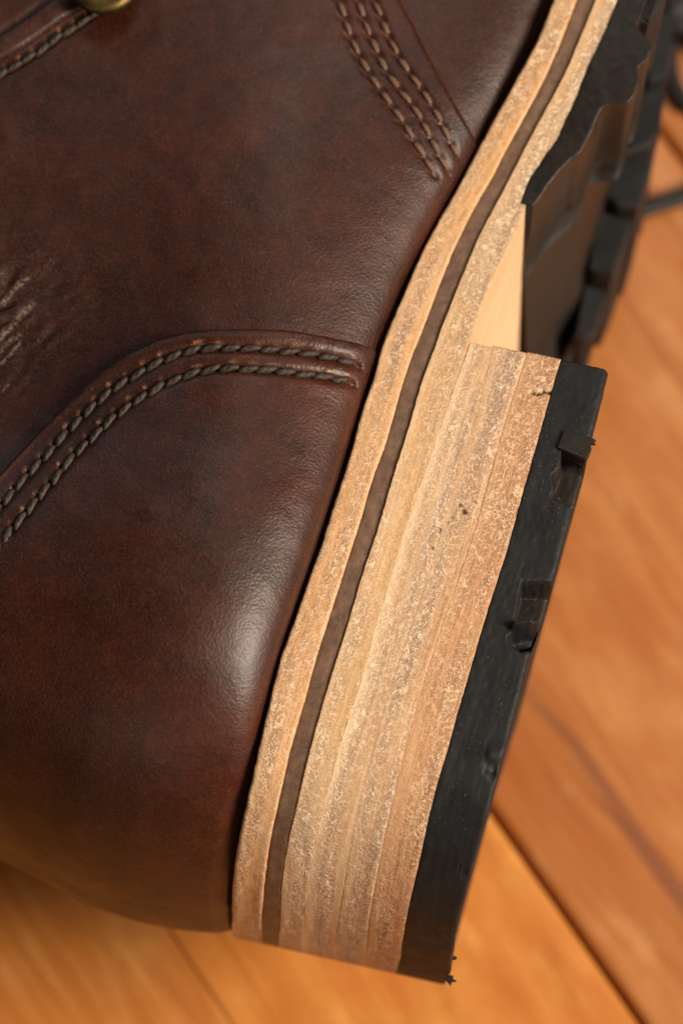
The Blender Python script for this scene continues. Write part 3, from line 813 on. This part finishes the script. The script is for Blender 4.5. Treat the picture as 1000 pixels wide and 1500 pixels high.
# ------------------------------------------------------------------ stitches
def stitch_mesh(name, L, R_, m, lobes=2, twist=2.2):
    ns, na = 20, 14; V = []; 
    for i in range(ns):
        t = i / (ns - 1); s = (t - 0.5) * 2
        tp = (1 - abs(s) ** 3.2) ** 0.5 if abs(s) < 1 else 0
        for a in range(na):
            th = 2 * math.pi * a / na
            r = R_ * tp * (0.86 + 0.16 * abs(math.cos(lobes * 0.5 * th + twist * s * 1.7)) + 0.06 * math.sin(7 * th + 17 * s) + 0.03 * math.sin(5 * th - 41 * s)) + 1e-6
            V.append((s * L / 2, r * math.cos(th), r * math.sin(th) * 0.85 - R_ * 0.5 * abs(s) ** 2.5))
    F_ = [[i * na + a, i * na + (a + 1) % na, (i + 1) * na + (a + 1) % na, (i + 1) * na + a] for i in range(ns - 1) for a in range(na)]
    me = bpy.data.meshes.new(name); me.from_pydata(V, [], F_); me.materials.append(m)
    me.polygons.foreach_set('use_smooth', np.ones(len(me.polygons), bool)); me.update()
    return me
def lay_row(nm, me, parent, off, slant, sink):
    pts = rows[nm]
    for a, b in zip(pts[:-1], pts[1:]):
        x, v = (a[0] + b[0]) / 2, (a[1] + b[1]) / 2
        if x > G(v) - 3: continue
        j = random.uniform(-0.6, 0.6)
        q = lambda xx, vv: surf(np.array(xx), np.array(vv), e_back(xx, vv), off)
        pa, pb_ = q(*a), q(*b); c = q(x + j, v + j)
        t = Vector(pb_ - pa).normalized()
        n = Vector(q(x, v + 2) - q(x, v - 2)).cross(Vector(q(x + 2, v) - q(x - 2, v))).normalized()
        if n.z < 0: n = -n
        sd = n.cross(t).normalized(); t = sd.cross(n)
        M = Matrix((t, sd, n)).transposed().to_4x4()
        M = M @ Matrix.Rotation(slant + random.uniform(-0.06, 0.06), 4, 'Z') @ Matrix.Rotation(random.uniform(-0.4, 0.4), 4, 'X')
        sc = random.uniform(0.93, 1.06)
        M = Matrix.Translation(Vector(c) + n * sink) @ M @ Matrix.Diagonal((sc, random.uniform(.9, 1.08), 1, 1))
        o = bpy.data.objects.new('stitch', me); scene.collection.objects.link(o)
        o.parent = parent
        o.matrix_local = M if parent.parent is None else M
        o.matrix_parent_inverse = Matrix.Identity(4)
sm1 = stitch_mesh('dark_stitch', 34 * S, 5.6 * S, M_thr)
sm2 = stitch_mesh('brown_stitch', 25 * S, 4.6 * S, M_thr2)
lay_row('1', sm1, counter, 0.0012, 0.25, -0.00016)
lay_row('2', sm1, counter, 0.0012, 0.25, -0.00016)
for r in 'ABC': lay_row(r, sm2, quarter, 0.0, 0.10, 0.00004)
lay_row('D', sm1, quarter, 0.0, 0.1, 0.0001)

# ------------------------------------------------------------------ brass eyelet
def eyelet(px, py, R1, R2):
    x, v = to_plan(px, py); c = surf(np.array(x), np.array(v), None, 0.0034)
    V = []; F_ = []; na, nb = 64, 14
    for i in range(na):
        a = 2 * math.pi * i / na
        for k in range(nb):
            b = 2 * math.pi * k / nb
            r = (R1 + R2) / 2 + (R1 - R2) / 2 * math.cos(b)
            V.append((c[0] + r * math.cos(a), c[1] + r * math.sin(a), c[2] + (R1 - R2) / 2 * 0.8 * math.sin(b)))
    for i in range(na):
        for k in range(nb):
            F_.append([i * nb + k, ((i + 1) % na) * nb + k, ((i + 1) % na) * nb + (k + 1) % nb, i * nb + (k + 1) % nb])
    o = mesh_from('eyelet', V, F_, M_brass, label='brass eyelet ring'); keep(o, boot)
    V = [(c[0], c[1], c[2] - 0.0002)] + [(c[0] + R2 * 1.1 * math.cos(2 * math.pi * i / 40), c[1] + R2 * 1.1 * math.sin(2 * math.pi * i / 40), c[2] - 0.0002) for i in range(40)]
    h = mesh_from('eyelet_hole', V, [[0, i + 1, (i + 1) % 40 + 1] for i in range(40)], M_dark)
    h.parent = o; h.matrix_parent_inverse = Matrix.Identity(4)
eyelet(154, -8, 0.0044, 0.0021)

# ------------------------------------------------------------------ boards
a = P(725, 1195, 0.0); b = P(940, 1500, 0.0); dirv = (b - a)[:2]; dirv /= np.linalg.norm(dirv)
nor = np.array([dirv[1], -dirv[0]]);
if nor[0] < 0: nor = -nor                                     # towards the upper right
def bc(px, py):
    p = P(px, py, 0.0)[:2]; return float((p - a[:2]) @ nor), float((p - a[:2]) @ dirv)
ground = mesh_from('floor', [(-1.5, -1.5, -0.03), (1.5, -1.5, -0.03), (1.5, 1.5, -0.03), (-1.5, 1.5, -0.03)], [[0, 1, 2, 3]], M_dark, smooth=False)
ground['kind'] = 'structure'
off2 = bc(245, 1360)[0]
b1 = bc(780, 1010)[0]; b2 = bc(1000, 1330)[0]
gap = 0.0008
edges = [off2 - 0.075 * 3, off2 - 0.075 * 2, off2 - 0.075, off2, 0.0, 0.082, 0.164, 0.246, 0.328]
for k in range(len(edges) - 1):
    u0, u1 = edges[k] + gap / 2, edges[k + 1] - gap / 2
    if k == 3: u0 += -gap / 2 + 0.0001
    if k == 2: u1 += gap / 2 - 0.0001
    us = np.concatenate([[u0, u0, u0 + 0.0004, u0 + 0.001], np.linspace(u0 + 0.002, u1 - 0.002, 60), [u1 - 0.001, u1 - 0.0004, u1, u1]])
    zs = np.concatenate([[-0.02, -0.0008, -0.0002, 0], np.zeros(60), [0, -0.0002, -0.0008, -0.02]])
    vs3 = np.linspace(-0.7, 0.6, 180)
    U, W = np.meshgrid(us, vs3); Z = np.repeat(zs[None], len(vs3), 0)
    if k == 3: Z[:, 1:4] *= 0.12
    if k == 2: Z[:, -4:-1] *= 0.12
    Z = Z + 0.0003 * (fbm2(U * 60 + k * 9, W * 12, 2) - 0.5) * (Z > -0.01)
    xy = a[:2] + U[..., None] * nor + W[..., None] * dirv
    Pn = np.concatenate([xy, Z[..., None]], -1)
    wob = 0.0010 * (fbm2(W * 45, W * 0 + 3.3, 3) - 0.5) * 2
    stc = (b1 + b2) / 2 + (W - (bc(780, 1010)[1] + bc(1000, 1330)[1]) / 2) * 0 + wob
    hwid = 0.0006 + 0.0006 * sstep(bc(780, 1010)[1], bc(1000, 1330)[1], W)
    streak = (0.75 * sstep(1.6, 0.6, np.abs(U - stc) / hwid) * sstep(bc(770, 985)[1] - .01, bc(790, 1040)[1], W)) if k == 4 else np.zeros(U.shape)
    m = wood(['pale_pine_board', 'amber_pine_board', 'orange_pine_board'][k % 3] if False else 'pine_board_wood', k + 1, [0.95, 1.0, 1.02, 1.12, 0.84, 0.9, 0.95, 1.0][k])
    o = mesh_from('plank', Pn, grid_faces(*U.shape), m, uv=np.stack([U, W], -1) * 1000, attrs={'streak': streak})
    o.parent = ground

# ------------------------------------------------------------------ shoelace lying on the boards
def tube(name, pts, r, m, flat=0.75, label=None):
    p = np.array(pts, float)
    # Catmull-Rom
    out = []
    q = np.vstack([2 * p[0] - p[1], p, 2 * p[-1] - p[-2]])
    for i in range(1, len(q) - 2):
        for t in np.linspace(0, 1, 14, endpoint=False):
            out.append(0.5 * ((2 * q[i]) + (-q[i-1] + q[i+1]) * t + (2*q[i-1] - 5*q[i] + 4*q[i+1] - q[i+2]) * t**2 + (-q[i-1] + 3*q[i] - 3*q[i+1] + q[i+2]) * t**3))
    out.append(p[-1]); out = np.array(out); na = 10; V = []
    for i in range(len(out)):
        t = Vector(out[min(i + 1, len(out) - 1)] - out[max(i - 1, 0)]).normalized(); s = t.cross(Vector((0, 0, 1))).normalized(); n = s.cross(t)
        for k in range(na):
            th = 2 * math.pi * k / na; rr = r * (1 + 0.07 * math.sin(i * 1.9 + k * 2.2))
            V.append(Vector(out[i]) + s * (rr * math.cos(th)) + n * (rr * flat * math.sin(th)))
    F_ = [[i * na + k, i * na + (k + 1) % na, (i + 1) * na + (k + 1) % na, (i + 1) * na + k] for i in range(len(out) - 1) for k in range(na)]
    F_.append(list(range(na))[::-1]); F_.append([(len(out) - 1) * na + k for k in range(na)])
    return mesh_from(name, V, F_, m, label=label)
LR = 0.0016
def tp(px, py, h=LR): return P(px, py, h)
lace = tube('shoelace', [tp(860, 345), tp(925, 314), tp(965, 299), tp(1000, 288), tp(1060, 262), tp(1110, 225), tp(1085, 190), tp(1040, 165), tp(1003, 148), tp(984, 112), tp(981, 70), tp(984, 25), tp(995, -30), tp(1000, -90), tp(985, -150), tp(940, -190)], LR * 0.85, M_lace)
lace['label'] = 'thin black shoelace looping over the orange boards behind the sole'; lace['category'] = 'shoelace'
kn = tube('shoelace', [tp(1060, 60, .004), tp(1010, 34, .004), tp(975, 22, .005), tp(960, 5, .005), tp(975, -22, .004), tp(1005, -30, .006), tp(1015, -5, .006), tp(985, 12, .007), tp(962, 28, .004), tp(930, 40, .0015)], LR * 1.7, M_lace)
kn['label'] = 'thick knotted black lace at the upper right corner, beside the sole'; kn['category'] = 'shoelace'
